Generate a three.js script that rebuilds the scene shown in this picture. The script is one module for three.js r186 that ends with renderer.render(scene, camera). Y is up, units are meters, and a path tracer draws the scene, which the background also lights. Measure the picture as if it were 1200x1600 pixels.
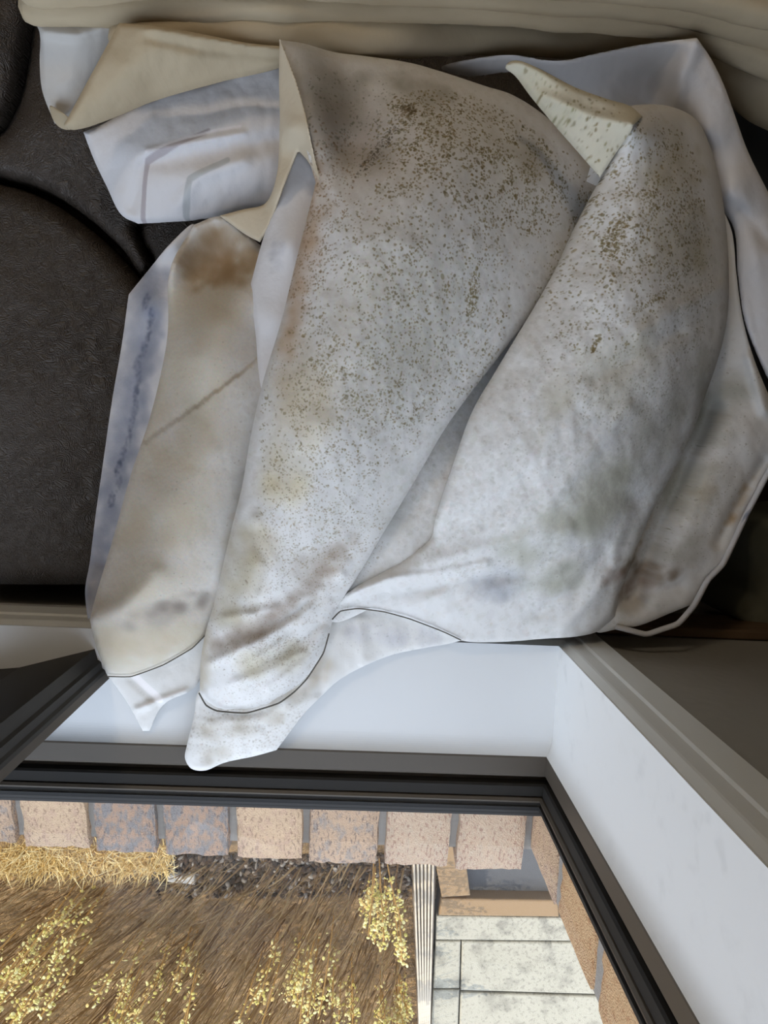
import * as THREE from 'three';
import { mergeGeometries } from 'three/addons/utils/BufferGeometryUtils.js';
import { RoundedBoxGeometry } from 'three/addons/geometries/RoundedBoxGeometry.js';
import { createNoise2D, createNoise3D } from 'simplex-noise';

// ------------------------------------------------------------------ camera, sky, sun, exposure
const scene = new THREE.Scene();
const F = 1200, CAM_H = 0.77;
const V = (x, y, z) => new THREE.Vector3(x, y, z);
// the phone looks down past the sill and is held upside down: nadir at (566,683) of 1200x1600, wall lines fall by 0.043
const nad = V((566 - 600) / F, (683 - 800) / F, 1).normalize();            // right, down, forward
const xd = V(-1, -0.043, 0); xd.z = -(xd.x * nad.x + xd.y * nad.y) / nad.z; xd.normalize();
const yd = nad.clone().negate(), zd = new THREE.Vector3().crossVectors(xd, yd);
const toWorld = (c) => V(c.dot(xd), c.dot(yd), c.dot(zd));
const eye = V(0, CAM_H, 0);
const ray = (u, v) => toWorld(V((u - 600) / F, (v - 800) / F, 1));
function P(u, v, y = 0) { const d = ray(u, v); return d.multiplyScalar((y - eye.y) / d.y).add(eye); }
eye.z = -P(500, 997, 0).z;                                                  // room face of the sill lies on z = 0
const camera = new THREE.PerspectiveCamera(2 * Math.atan(800 / F) * 180 / Math.PI, 0.75, 0.02, 60);
camera.position.copy(eye);
camera.quaternion.setFromRotationMatrix(new THREE.Matrix4().makeBasis(toWorld(V(1, 0, 0)), toWorld(V(0, -1, 0)), toWorld(V(0, 0, -1))));
scene.add(camera);

const renderer = new THREE.WebGLRenderer({ antialias: true });
renderer.toneMapping = THREE.LinearToneMapping;
renderer.toneMappingExposure = 1.0;
renderer.shadowMap.enabled = true;

const SUN_DIR = V(0.74, 0.66, -0.1).normalize();
scene.background = new THREE.Color().setRGB(0.86, 0.98, 1.16);               // bright hazy sky, nearly white
scene.backgroundIntensity = 2.35; scene.environmentIntensity = 2.35;
const sun = new THREE.DirectionalLight(new THREE.Color(1, 0.9, 0.72), 3.0);
sun.position.copy(SUN_DIR).multiplyScalar(6); sun.target.position.set(0, 0, -0.5);
sun.castShadow = true; sun.shadow.mapSize.set(2048, 2048);
Object.assign(sun.shadow.camera, { left: -3, right: 3, top: 3, bottom: -3, near: 0.1, far: 16 });
scene.add(sun, sun.target);

const LAMP = 1.25;                                                             // added ceiling fill lamp, candela

// ------------------------------------------------------------------ helpers
let seed = 7;
function rnd() { seed = (seed * 1664525 + 1013904223) >>> 0; return seed / 4294967296; }
const rr = (a, b) => a + (b - a) * rnd();
const n2 = createNoise2D(rnd), n3 = createNoise3D(rnd);
const fbm2 = (x, y, o = 4) => { let s = 0, a = 0.5; for (let i = 0; i < o; i++) { s += a * n2(x, y); x = x * 2.03 + 7.1; y = y * 2.03 + 3.7; a *= 0.5; } return s; };
const names = {};
function numbered(n) { const k = names[n] = (names[n] ?? -1) + 1; return k ? n + '_' + String(k).padStart(3, '0') : n; }
function shade(o) { o.traverse((m) => { if (m.isMesh) { m.castShadow = true; m.receiveShadow = true; } }); return o; }
function mesh(name, geo, mat, parent = scene) { const m = new THREE.Mesh(geo, mat); m.name = parent === scene ? numbered(name) : name; parent.add(m); return shade(m); }
function group(name, pos = V(0, 0, 0)) { const g = new THREE.Group(); g.name = numbered(name); g.position.copy(pos); scene.add(g); return g; }
function tag(o, label, category, grp, kind) { o.userData.label = label; o.userData.category = category; if (grp) o.userData.group = grp; if (kind) o.userData.kind = kind; return o; }
function struct(name, geo, mat) { const m = geo ? mesh(name, geo, mat) : group(name); m.userData.kind = 'structure'; return m; }
function box(x0, x1, y0, y1, z0, z1, r = 0) {
  const w = Math.abs(x1 - x0), h = Math.abs(y1 - y0), d = Math.abs(z1 - z0);
  const g = r ? new RoundedBoxGeometry(w, h, d, 2, Math.min(r, w / 2.1, h / 2.1, d / 2.1)) : new THREE.BoxGeometry(w, h, d);
  return g.translate((x0 + x1) / 2, (y0 + y1) / 2, (z0 + z1) / 2);
}
function canvasTex(w, h, paint, srgb = true) {
  const c = document.createElement('canvas'); c.width = w; c.height = h; paint(c.getContext('2d'), w, h);
  const t = new THREE.CanvasTexture(c); t.wrapS = t.wrapT = THREE.RepeatWrapping; t.magFilter = THREE.LinearFilter;
  if (srgb) t.colorSpace = THREE.SRGBColorSpace; return t;
}
function noiseTex(size, fn, srgb = true) {       // fn(x, y in 0..1) -> [r,g,b] 0..255
  const d = new Uint8Array(size * size * 4);
  for (let j = 0; j < size; j++) for (let i = 0; i < size; i++) { const c = fn(i / size, j / size), k = 4 * (j * size + i); d[k] = c[0]; d[k + 1] = c[1]; d[k + 2] = c[2]; d[k + 3] = 255; }
  const t = new THREE.DataTexture(d, size, size); t.wrapS = t.wrapT = THREE.RepeatWrapping; t.magFilter = THREE.LinearFilter; t.minFilter = THREE.LinearFilter;
  if (srgb) t.colorSpace = THREE.SRGBColorSpace; t.needsUpdate = true; return t;
}
const tile = (fn, x, y) => {                                                // makes a noise field wrap over 0..1
  const a = fn(x, y), b = fn(x - 1, y), c = fn(x, y - 1), d = fn(x - 1, y - 1);
  return a * (1 - x) * (1 - y) + b * x * (1 - y) + c * (1 - x) * y + d * x * y;
};
const clamp = (v, a = 0, b = 1) => Math.min(b, Math.max(a, v));
const sstep = (a, b, v) => { const t = clamp((v - a) / (b - a)); return t * t * (3 - 2 * t); };
function rep(t, x, y) { const c = t.clone(); c.repeat.set(x, y); c.needsUpdate = true; return c; }
const std = (o) => new THREE.MeshStandardMaterial({ roughness: 0.8, side: THREE.DoubleSide, ...o });
function planarUV(geo, s = 1, ax = 'x', ay = 'z') {
  const p = geo.attributes.position, uv = new Float32Array(p.count * 2), gx = { x: 'getX', y: 'getY', z: 'getZ' };
  for (let i = 0; i < p.count; i++) { uv[2 * i] = p[gx[ax]](i) * s; uv[2 * i + 1] = p[gx[ay]](i) * s; }
  geo.setAttribute('uv', new THREE.BufferAttribute(uv, 2)); return geo;
}
// thin-plate spline through [u,v,h] points
function tps(pts, lam = 0) {
  const n = pts.length, N = n + 3, S = 200, A = [];
  const U = (r2) => r2 > 1e-12 ? 0.5 * r2 * Math.log(r2) : 0;
  for (let i = 0; i < N; i++) A.push(new Float64Array(N + 1));
  for (let i = 0; i < n; i++) {
    for (let j = 0; j < n; j++) { const dx = (pts[i][0] - pts[j][0]) / S, dy = (pts[i][1] - pts[j][1]) / S; A[i][j] = U(dx * dx + dy * dy) + (i === j ? lam : 0); }
    A[i][n] = A[n][i] = 1; A[i][n + 1] = A[n + 1][i] = pts[i][0] / S; A[i][n + 2] = A[n + 2][i] = pts[i][1] / S; A[i][N] = pts[i][2];
  }
  for (let c = 0; c < N; c++) {
    let p = c; for (let r = c + 1; r < N; r++) if (Math.abs(A[r][c]) > Math.abs(A[p][c])) p = r;
    [A[c], A[p]] = [A[p], A[c]];
    for (let r = 0; r < N; r++) if (r !== c && A[r][c]) { const f = A[r][c] / A[c][c]; for (let k = c; k <= N; k++) A[r][k] -= f * A[c][k]; }
  }
  const w = A.map((r, i) => r[N] / r[i]);
  return (u, v) => {
    let s = w[n] + w[n + 1] * u / S + w[n + 2] * v / S;
    for (let i = 0; i < n; i++) { const dx = (u - pts[i][0]) / S, dy = (v - pts[i][1]) / S; s += w[i] * U(dx * dx + dy * dy); }
    return s;
  };
}
// dense outline [u,v,r]; a 4th entry 1 marks a corner, a 5th entry the roll radius there
function denseOutline(o, r0, closed = true) {
  const n = o.length, out = [];
  const get = (i) => closed ? o[(i + n) % n] : o[clamp(i, 0, n - 1)];
  for (let i = 0; i < (closed ? n : n - 1); i++) {
    const b = get(i), c = get(i + 1), a = b[3] ? [2 * b[0] - c[0], 2 * b[1] - c[1]] : get(i - 1), d = c[3] ? [2 * c[0] - b[0], 2 * c[1] - b[1]] : get(i + 2);
    const L = Math.hypot(c[0] - b[0], c[1] - b[1]), m = Math.max(2, Math.ceil(L / 4));
    const cur = new THREE.CatmullRomCurve3([V(a[0], a[1], 0), V(b[0], b[1], 0), V(c[0], c[1], 0), V(d[0], d[1], 0)], false, 'centripetal');
    const rb = b[4] ?? r0, rc = c[4] ?? r0;
    for (let k = 0; k < m; k++) { const t = k / m, p = cur.getPoint((1 + t) / 3); out.push([p.x, p.y, rb + (rc - rb) * t]); }
  }
  return out;
}
// one sheet of cloth (or one pad of leather): outline and inner heights give a smooth relief; edges roll over; it has thickness
function sheet(outline, inner, o = {}) {
  const { step = 4, roll = 12, thick = 0.0015, creases = [], wr = 0.0006, wrS = 34, lam = 0.0005, drop = 1, seedN = 0 } = o;
  const poly = denseOutline(outline, roll), H = tps([...outline.filter((p) => p[2] !== undefined), ...inner].map((p) => [p[0], p[1], p[2]]), lam);
  const us = poly.map((p) => p[0]), vs = poly.map((p) => p[1]);
  const u0 = Math.min(...us) - step, v0 = Math.min(...vs) - step, nu = Math.ceil((Math.max(...us) - u0) / step) + 2, nv = Math.ceil((Math.max(...vs) - v0) / step) + 2;
  const inside = (u, v) => { let c = false; for (let i = 0, j = poly.length - 1; i < poly.length; j = i++) { const a = poly[i], b = poly[j]; if ((a[1] > v) !== (b[1] > v) && u < (b[0] - a[0]) * (v - a[1]) / (b[1] - a[1]) + a[0]) c = !c; } return c; };
  const near = (u, v) => {
    let bd = 1e18, bu = 0, bv = 0, br = 0;
    for (let i = 0, j = poly.length - 1; i < poly.length; j = i++) {
      const a = poly[j], b = poly[i], dx = b[0] - a[0], dy = b[1] - a[1], t = clamp(((u - a[0]) * dx + (v - a[1]) * dy) / (dx * dx + dy * dy + 1e-9)), qu = a[0] + t * dx, qv = a[1] + t * dy, d = (u - qu) ** 2 + (v - qv) ** 2;
      if (d < bd) { bd = d; bu = qu; bv = qv; br = a[2] + (b[2] - a[2]) * t; }
    }
    return [Math.sqrt(bd), bu, bv, br];
  };
  const crs = creases.map((c) => ({ pts: c.slice(3), a: c[0], w: c[1], mode: c[2] }));
  const segD = (pts, u, v) => { let best = 1e9, side = 1; for (let i = 0; i + 1 < pts.length; i++) { const a = pts[i], b = pts[i + 1], dx = b[0] - a[0], dy = b[1] - a[1], t0 = ((u - a[0]) * dx + (v - a[1]) * dy) / (dx * dx + dy * dy), t = clamp(t0), d = Math.hypot(u - a[0] - t * dx, v - a[1] - t * dy); if (d < best) { best = d; side = Math.sign((u - a[0]) * dy - (v - a[1]) * dx) || 1; } } return [best, side]; };
  const height = (u, v, d, r) => {
    let h = H(u, v);
    for (const c of crs) { const [q, s] = segD(c.pts, u, v); if (c.mode === 1) h += c.a * (s > 0 ? Math.exp(-q / c.w) : 0) * 1; else h += c.a * Math.exp(-(q * q) / (c.w * c.w)); }
    h += wr * (fbm2(u / wrS + seedN * 9.3, v / wrS * 0.6 + seedN * 4.1, 3) + 0.6 * n2(u / (wrS * 3.3) + seedN, v / (wrS * 3.3)));
    if (r > 0.5 && d < r) { const t = 1 - d / r; h -= drop * r / 1850 * (1 - Math.sqrt(Math.max(0, 1 - t * t))); }
    return h;
  };
  const ins = new Uint8Array(nu * nv), ids = new Int32Array(nu * nv).fill(-1), pos = [], nxt = [];
  for (let j = 0; j < nv; j++) for (let i = 0; i < nu; i++) ins[j * nu + i] = inside(u0 + i * step, v0 + j * step) ? 1 : 0;
  const idx = [];
  const vert = (i, j) => {
    const k = j * nu + i; if (ids[k] >= 0) return ids[k];
    let u = u0 + i * step, v = v0 + j * step; const [d, bu, bv, r] = near(u, v); let dd = d;
    if (!ins[k] || d < step * 0.35) { u = bu; v = bv; dd = 0; }
    const p = P(u, v, height(u, v, dd, r)); pos.push(p.x, p.y, p.z); return ids[k] = pos.length / 3 - 1;
  };
  for (let j = 0; j + 1 < nv; j++) for (let i = 0; i + 1 < nu; i++) {
    const k = j * nu + i, c = ins[k] + ins[k + 1] + ins[k + nu] + ins[k + nu + 1]; if (!c) continue;
    const a = vert(i, j), b = vert(i + 1, j), e = vert(i, j + 1), f = vert(i + 1, j + 1);
    if ((i + j) % 2) idx.push(a, e, b, b, e, f); else idx.push(a, e, f, a, f, b);
  }
  // drop slivers, then the underside and the rim
  const A = V(0, 0, 0), B = V(0, 0, 0), C = V(0, 0, 0), top = [], edges = new Map(), nV = pos.length / 3;
  for (let t = 0; t < idx.length; t += 3) {
    A.fromArray(pos, idx[t] * 3); B.fromArray(pos, idx[t + 1] * 3).sub(A); C.fromArray(pos, idx[t + 2] * 3).sub(A);
    if (B.cross(C).length() < 1e-10) continue;
    top.push(idx[t], idx[t + 1], idx[t + 2]);
  }
  for (let t = 0; t < top.length; t += 3) for (let k = 0; k < 3; k++) { const a = top[t + k], b = top[t + (k + 1) % 3], q = b + '_' + a; if (edges.has(q)) edges.delete(q); else edges.set(a + '_' + b, [a, b]); }
  for (let i = 0; i < nV; i++) pos.push(pos[3 * i], pos[3 * i + 1] - thick, pos[3 * i + 2]);
  const all = [...top];
  for (let t = 0; t < top.length; t += 3) all.push(top[t] + nV, top[t + 2] + nV, top[t + 1] + nV);
  for (const [a, b] of edges.values()) all.push(a, a + nV, b, b, a + nV, b + nV);
  if (o.skirt) {                                                  // the cloth goes on down and under itself below the rolled edge
    let cx = 0, cz = 0; for (let i = 0; i < nV; i++) { cx += pos[3 * i] / nV; cz += pos[3 * i + 2] / nV; }
    const ring = [new Map(), new Map()], low = (q, k) => { const m = ring[k], f = k ? 1 : 0.5, sh = k ? 0.14 : 0.03; if (!m.has(q)) { const x = pos[3 * q], y = pos[3 * q + 1], z = pos[3 * q + 2]; pos.push(x + (cx - x) * sh, Math.max(y - o.skirt * f, 0.004 + 0.3 * (y - o.skirt * f > 0 ? 0 : y * 0.1)), z + (cz - z) * sh); m.set(q, pos.length / 3 - 1); } return m.get(q); };
    for (const [a, b] of edges.values()) { const c = a + nV, d = b + nV, e = low(c, 0), f = low(d, 0), g = low(c, 1), h = low(d, 1); all.push(c, e, d, d, e, f, e, g, f, f, g, h); }
  }
  const g = new THREE.BufferGeometry();
  g.setAttribute('position', new THREE.Float32BufferAttribute(pos, 3)); g.setIndex(all); g.computeVertexNormals();
  return planarUV(g, 1);
}
// a soft round fold swept along [u,v,h,radius in px]
function foldTube(path, o = {}) {
  const { squash = 1, wob = 0.12, sn = 1, rad = 18, len = 120 } = o;
  const pts = path.map((p) => P(p[0], p[1], p[2])), cur = new THREE.CatmullRomCurve3(pts, false, 'centripetal');
  const rc = new THREE.CatmullRomCurve3(path.map((p, i) => V(i / (path.length - 1), p[3] / 1700, 0)));
  const pos = [], idx = [];
  for (let i = 0; i <= len; i++) {
    const t = i / len, p = cur.getPoint(t), T = cur.getTangent(t), r0 = rc.getPoint(t).y, side = V(0, 1, 0).cross(T).normalize(), up = T.clone().cross(side).normalize();
    const cap = Math.sqrt(clamp(1 - Math.max(0, Math.abs(t - 0.5) - 0.48) ** 2 / 0.0004, 0.02, 1));
    for (let k = 0; k < rad; k++) {
      const a = k / rad * 2 * Math.PI, r = r0 * cap * (1 + wob * n3(p.x * 14 + sn, Math.cos(a) * 0.9, Math.sin(a) * 0.9 + sn) + 0.35 * wob * n3(p.x * 50, Math.cos(a) * 2 + sn, Math.sin(a) * 2));
      const q = p.clone().addScaledVector(side, Math.cos(a) * r).addScaledVector(up, Math.sin(a) * r * squash); pos.push(q.x, q.y, q.z);
    }
  }
  for (let i = 0; i < len; i++) for (let k = 0; k < rad; k++) { const a = i * rad + k, b = i * rad + (k + 1) % rad, c = a + rad, d = b + rad; idx.push(a, b, c, b, d, c); }
  const g = new THREE.BufferGeometry(); g.setAttribute('position', new THREE.Float32BufferAttribute(pos, 3)); g.setIndex(idx); g.computeVertexNormals();
  return planarUV(g, 1);
}
function oriented(g, m) {                                          // applies a placement that may mirror, and keeps the faces outwards
  g.applyMatrix4(m); if (m.determinant() > 0) return g;
  if (g.index) { const a = g.index.array; for (let i = 0; i < a.length; i += 3) { const t = a[i + 1]; a[i + 1] = a[i + 2]; a[i + 2] = t; } }
  else for (const at of Object.values(g.attributes)) { const n = at.itemSize, a = at.array; for (let i = 0; i < at.count; i += 3) for (let k = 0; k < n; k++) { const t = a[(i + 1) * n + k]; a[(i + 1) * n + k] = a[(i + 2) * n + k]; a[(i + 2) * n + k] = t; } }
  g.computeVertexNormals(); return g;
}
function tube(pts, r, seg = 40, rs = 6) { return new THREE.TubeGeometry(new THREE.CatmullRomCurve3(pts, false, 'catmullrom', 0.22), seg, r, rs); }

// ------------------------------------------------------------------ materials of the shell
const grainBump = noiseTex(256, (x, y) => { const v = 128 + 110 * tile((a, b) => fbm2(a * 40, b * 40, 3), x, y); return [v, v, v]; }, false);
const whitePaint = std({ color: 0xe2e4e5, roughness: 0.6 });
const jambTex = noiseTex(512, (x, y) => {
  const m = tile((a, b) => fbm2(a * 7, b * 7, 4), x, y), s = tile((a, b) => n2(a * 60, b * 60), x, y);
  const k = 1 - 0.035 * sstep(0.15, 0.6, m);
  return [240 * k, 240 * k, 238 * k];
});
const jambPaint = std({ map: rep(jambTex, 3, 3), roughness: 0.65 });
const roomWall = std({ color: 0x9a968e, roughness: 0.9, bumpMap: rep(grainBump, 4, 4), bumpScale: 0.0006 });
const olivePaint = std({ color: 0xe6e7e4, roughness: 0.4 });
const woodTex = noiseTex(512, (x, y) => { const g = tile((a, b) => fbm2(a * 3 + 0.5 * n2(a * 2, b * 9), b * 46, 4), x, y); return [104 + 36 * g, 82 + 30 * g, 60 + 24 * g]; });
const woodMat = std({ map: rep(woodTex, 1, 1), roughness: 0.5 });
const bronze = std({ color: 0x51493f, roughness: 0.5 });
const mullionM = std({ color: 0x221e19, roughness: 0.6 });
const bronzeDark = std({ color: 0x1f1c18, roughness: 0.75 });
const rubber = std({ color: 0x0c0c0c, roughness: 0.7 });
const glassMat = new THREE.MeshPhysicalMaterial({ color: 0xffffff, transmission: 1, thickness: 0, roughness: 0, ior: 1.18, side: THREE.DoubleSide });

// ------------------------------------------------------------------ the setting: room shell with one window opening
const JX = P(873, 1012, 0).x, XR = 1.25, TOP = 1.25, FL = -0.72, CE = 1.75;
const zO = P(600, 1170, 0).z;                                    // outer end of the white sill board
const px = (n) => n / 1540;                                      // about one photo pixel at sill level, in metres
const OUT = zO - 0.16;                                           // outer face of the brick wall
{
  struct('wall_window', mergeGeometries([
    box(-2.4, JX - 0.02, FL, CE, 0, OUT), box(XR + 0.02, 2.6, FL, CE, 0, OUT), box(JX - 0.02, XR + 0.02, TOP + 0.02, CE, 0, OUT), box(JX - 0.02, XR + 0.02, FL, -0.1, 0, OUT)]), roomWall);
  struct('wall_left', box(-2.5, -2.4, FL, CE, OUT, 3.4), roomWall);
  struct('wall_right', box(2.6, 2.7, FL, CE, OUT, 3.4), roomWall);
  struct('wall_back', box(-2.5, 2.7, FL, CE, 3.4, 3.5), roomWall);
  struct('ceiling', box(-2.6, 2.8, CE, CE + 0.12, OUT - 0.25, 3.5), std({ color: 0xe4e2dc, roughness: 0.9 }));
  const carpet = noiseTex(256, (x, y) => { const v = tile((a, b) => fbm2(a * 60, b * 60, 2), x, y); return [62 + 30 * v, 48 + 26 * v, 36 + 20 * v]; });
  struct('floor', planarUV(box(-2.5, 2.7, FL - 0.1, FL, OUT, 3.5)), std({ map: rep(carpet, 6, 6), roughness: 1 }));
  // reveal boards: sill, jamb, head, far jamb
  const RB = 0.011, board = () => { const s = new THREE.Shape(); s.moveTo(-0.001, 0); s.lineTo(-zO - 0.02, 0); s.quadraticCurveTo(-zO - 0.006, 0, -zO, 0.007); s.lineTo(-zO, -0.022); s.lineTo(-0.001, -0.022); s.closePath(); return s; };
  const sb = oriented(new THREE.ExtrudeGeometry(board(), { depth: XR - JX + 0.04, bevelEnabled: false, curveSegments: 10 }), new THREE.Matrix4().makeBasis(V(0, 0, -1), V(0, 1, 0), V(1, 0, 0)).setPosition(JX - 0.02, 0, 0));
  struct('trim_1', planarUV(sb), whitePaint);
  const jb = oriented(new THREE.ExtrudeGeometry(board(), { depth: TOP + 0.02, bevelEnabled: false, curveSegments: 10 }), new THREE.Matrix4().makeBasis(V(0, 0, -1), V(1, 0, 0), V(0, 1, 0)).setPosition(JX, -0.02, 0));
  struct('trim_2', planarUV(jb, 1, 'z', 'y'), jambPaint);
  struct('trim_3', box(JX - 0.02, XR + 0.02, TOP, TOP + 0.02, 0.001, zO), whitePaint);
  struct('trim_4', box(XR, XR + 0.02, -0.02, TOP, 0.001, zO), whitePaint);
  // architrave: moulded profile, mitred at the corner below the right jamb
  const prof = [[0, 0], [0.0085, 0.0045], [0.0105, 0.005], [0.022, 0.0055], [0.024, 0.0075], [0.046, 0.0085], [0.048, 0.007], [0.048, 0]];     // outwards from the reveal, off the wall
  const arch = (len, w = 1) => { const s = new THREE.Shape(prof.map(([a, b]) => new THREE.Vector2(a * w, b))); const g = new THREE.ExtrudeGeometry(s, { depth: len, bevelEnabled: false }); return g; };
  const g1 = arch(TOP + 0.06);                                    // shape x -> -x, shape y -> +z, depth -> up
  oriented(g1, new THREE.Matrix4().makeBasis(V(-1, 0, 0), V(0, 0, 1), V(0, 1, 0)).setPosition(JX, -0.036, 0));
  struct('trim_5', g1, olivePaint);
  const g2 = arch(XR - JX + 0.09, 1.2);
  oriented(g2, new THREE.Matrix4().makeBasis(V(0, -1, 0), V(0, 0, 1), V(1, 0, 0)).setPosition(JX - 0.048, -0.001, 0));
  struct('trim_6', g2, olivePaint);
  // wooden rail along the wall below sill height, right of the window
  const wr0 = P(1100, 1000, -0.055), wr1 = P(1100, 968, -0.12);
  struct('trim_7', planarUV(box(JX - 0.06, -2.39, -0.135, -0.055, 0.001, 0.012, 0.003), 2, 'x', 'y'), woodMat);
}
// ------------------------------------------------------------------ ceiling lamp added for warm fill, unseen behind the camera
{
  const l = group('added_fill_lamp', V(0.5, CE, 1.5)); tag(l, 'added round frosted fill lamp on the ceiling, unseen behind the viewer', 'lamp');
  mesh('base', new THREE.CylinderGeometry(0.17, 0.17, 0.03, 40).translate(0, -0.015, 0), whitePaint, l);
  mesh('diffuser', new THREE.LatheGeometry([[0.155, -0.03], [0.155, -0.06], [0.13, -0.085], [0.07, -0.1], [0.0005, -0.103]].map(([a, b]) => new THREE.Vector2(a, b)), 40), std({ color: 0xffffff, emissive: 0xffe2b8, emissiveIntensity: 1.5 }), l);
  const p = new THREE.PointLight(new THREE.Color(1, 0.84, 0.64), LAMP, 0, 2); p.position.set(0, -0.16, 0); p.castShadow = true; p.shadow.radius = 5; l.add(p);
}
// ------------------------------------------------------------------ the window: frame, sash, beads, glass
{
  const win = struct('window_1');
  // profile: [distance outwards from the end of the sill board, height into the opening]
  const A = (w, n) => new THREE.Vector2(w, n);
  const frameP = [A(0, -0.02), A(0, 0.0065), A(0.002, 0.0072), A(0.020, 0.0075), A(0.022, 0.006), A(0.022, -0.004), A(0.030, -0.004), A(0.030, -0.02)];
  const sashP = [A(0.030, -0.02), A(0.030, 0.006), A(0.032, 0.008), A(0.042, 0.009), A(0.043, 0.006), A(0.046, 0.006), A(0.047, 0.010), A(0.052, 0.010), A(0.054, 0.007), A(0.062, 0.007), A(0.064, -0.02)];
  const beadP = [A(0.0435, 0.004), A(0.0435, 0.010), A(0.046, 0.012), A(0.0475, 0.012), A(0.0475, 0.004)];
  const gaskP = [A(0.052, 0.004), A(0.052, 0.0125), A(0.056, 0.0125), A(0.058, 0.009), A(0.066, 0.004)];
  const ext = (p, len) => new THREE.ExtrudeGeometry(new THREE.Shape(p), { depth: len, bevelEnabled: false });
  const bot = (p) => oriented(ext(p, XR - JX), new THREE.Matrix4().makeBasis(V(0, 0, -1), V(0, 1, 0), V(1, 0, 0)).setPosition(JX, 0, zO));
  const side = (p, x, s) => oriented(ext(p, TOP), new THREE.Matrix4().makeBasis(V(0, 0, -1), V(s, 0, 0), V(0, 1, 0)).setPosition(x, 0, zO));
  const topg = (p) => oriented(ext(p, XR - JX), new THREE.Matrix4().makeBasis(V(0, 0, -1), V(0, -1, 0), V(1, 0, 0)).setPosition(JX, TOP, zO));
  const four = (p) => mergeGeometries([bot(p), side(p, JX, 1), side(p, XR, -1), topg(p)]);
  mesh('window_frame', four(frameP), bronze, win);
  mesh('window_sash', four(sashP), bronzeDark, win);
  mesh('glazing_bead', four(beadP), bronze, win);
  mesh('glazing_gasket', four(gaskP), rubber, win);
  const MX = P(110, 1100, 0).x;
  mesh('pane', box(JX + 0.004, MX, 0.004, TOP - 0.004, zO - 0.0490, zO - 0.0495), glassMat, win);
  mesh('pane', box(MX, XR - 0.004, 0.004, TOP - 0.004, zO - 0.0490, zO - 0.0495), glassMat, win);
  // mullion: upright of bent section that stands on the sill
  const base = [[168, 1058], [164, 1047], [160, 1044], [158, 1034], [153, 1031], [148, 1014], [30, 1043], [-10, 1046], [-60, 1048], [-60, 1200], [20, 1152]].map(([u, v]) => { const p = P(u, v, 0); return A(p.x, -p.z); });
  const mg = new THREE.ExtrudeGeometry(new THREE.Shape(base), { depth: TOP, bevelEnabled: false }).rotateX(-Math.PI / 2);
  mesh('mullion', mg, mullionM, win);
  const strip = [[171, 1060], [164, 1049], [159, 1053], [165, 1064]].map(([u, v]) => { const p = P(u, v, 0); return A(p.x, -p.z); });
  mesh('mullion_seal', new THREE.ExtrudeGeometry(new THREE.Shape(strip), { depth: TOP, bevelEnabled: false }).rotateX(-Math.PI / 2), bronze, win);
}
// ------------------------------------------------------------------ outside: brick sill, pier, ground, slabs
const GY = -0.95;
const brickTex = (pal) => noiseTex(256, (x, y) => {
  const a = tile((p, q) => fbm2(p * 5 + pal.s, q * 5, 4), x, y), b = tile((p, q) => fbm2(p * 16, q * 10 + pal.s, 3), x, y), d = tile((p, q) => fbm2(p * 40 + pal.s, q * 26, 2), x, y);
  let c = pal.base.map((v, i) => v + (pal.alt[i] - v) * sstep(-0.1, 0.35, a + pal.k));
  const k = sstep(0.1, 0.3, b) * 0.6 + sstep(0.12, 0.35, d) * 0.5;
  return c.map((v, i) => clamp((v + (pal.spot[i] - v) * k) * (1 + 0.12 * d), 0, 255));
});
const TAN = { base: [206, 176, 144], alt: [198, 166, 140], spot: [140, 112, 92], k: 0, s: 3 }, PINK = { base: [198, 172, 146], alt: [196, 174, 150], spot: [150, 112, 96], k: 0, s: 21 }, BLUE = { base: [178, 146, 122], alt: [140, 134, 130], spot: [112, 102, 98], k: 0.1, s: 9 }, MIX = { base: [192, 162, 134], alt: [158, 146, 136], spot: [112, 96, 88], k: -0.05, s: 33 }, ORANGE = { base: [206, 170, 128], alt: [200, 162, 120], spot: [170, 120, 80], k: 0, s: 47 };
const bm = {}; for (const [k, p] of Object.entries({ TAN, PINK, BLUE, MIX, ORANGE })) bm[k] = std({ map: brickTex(p), roughness: 0.95, bumpMap: grainBump, bumpScale: 0.003 });
const mortar = std({ color: 0xb0aaa2, roughness: 1, bumpMap: rep(grainBump, 14, 14), bumpScale: 0.001 });
function brickGeo(w, h, d, k) {                                   // uneven arrises
  const g = new THREE.BoxGeometry(w, h, d, 10, 6, 10), p = g.attributes.position;
  for (let i = 0; i < p.count; i++) {
    const x = p.getX(i), y = p.getY(i), z = p.getZ(i), ex = Math.abs(x) > w * 0.49, ey = Math.abs(y) > h * 0.49, ez = Math.abs(z) > d * 0.49, e = (ex + ey + ez) > 1;
    const a = n3(x * 60 + k, y * 60, z * 60), s = e ? 0.965 - 0.02 * Math.abs(a) : 1;
    p.setXYZ(i, x * (ex ? s : 1) + 0.0012 * a, y * (ey ? s : 1) + 0.0012 * n3(x * 60, y * 60 + k, z * 60), z * (ez ? s : 1) + 0.0018 * n3(x * 50, y * 60, z * 50 + k));
  }
  g.computeVertexNormals(); return g;
}
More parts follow.
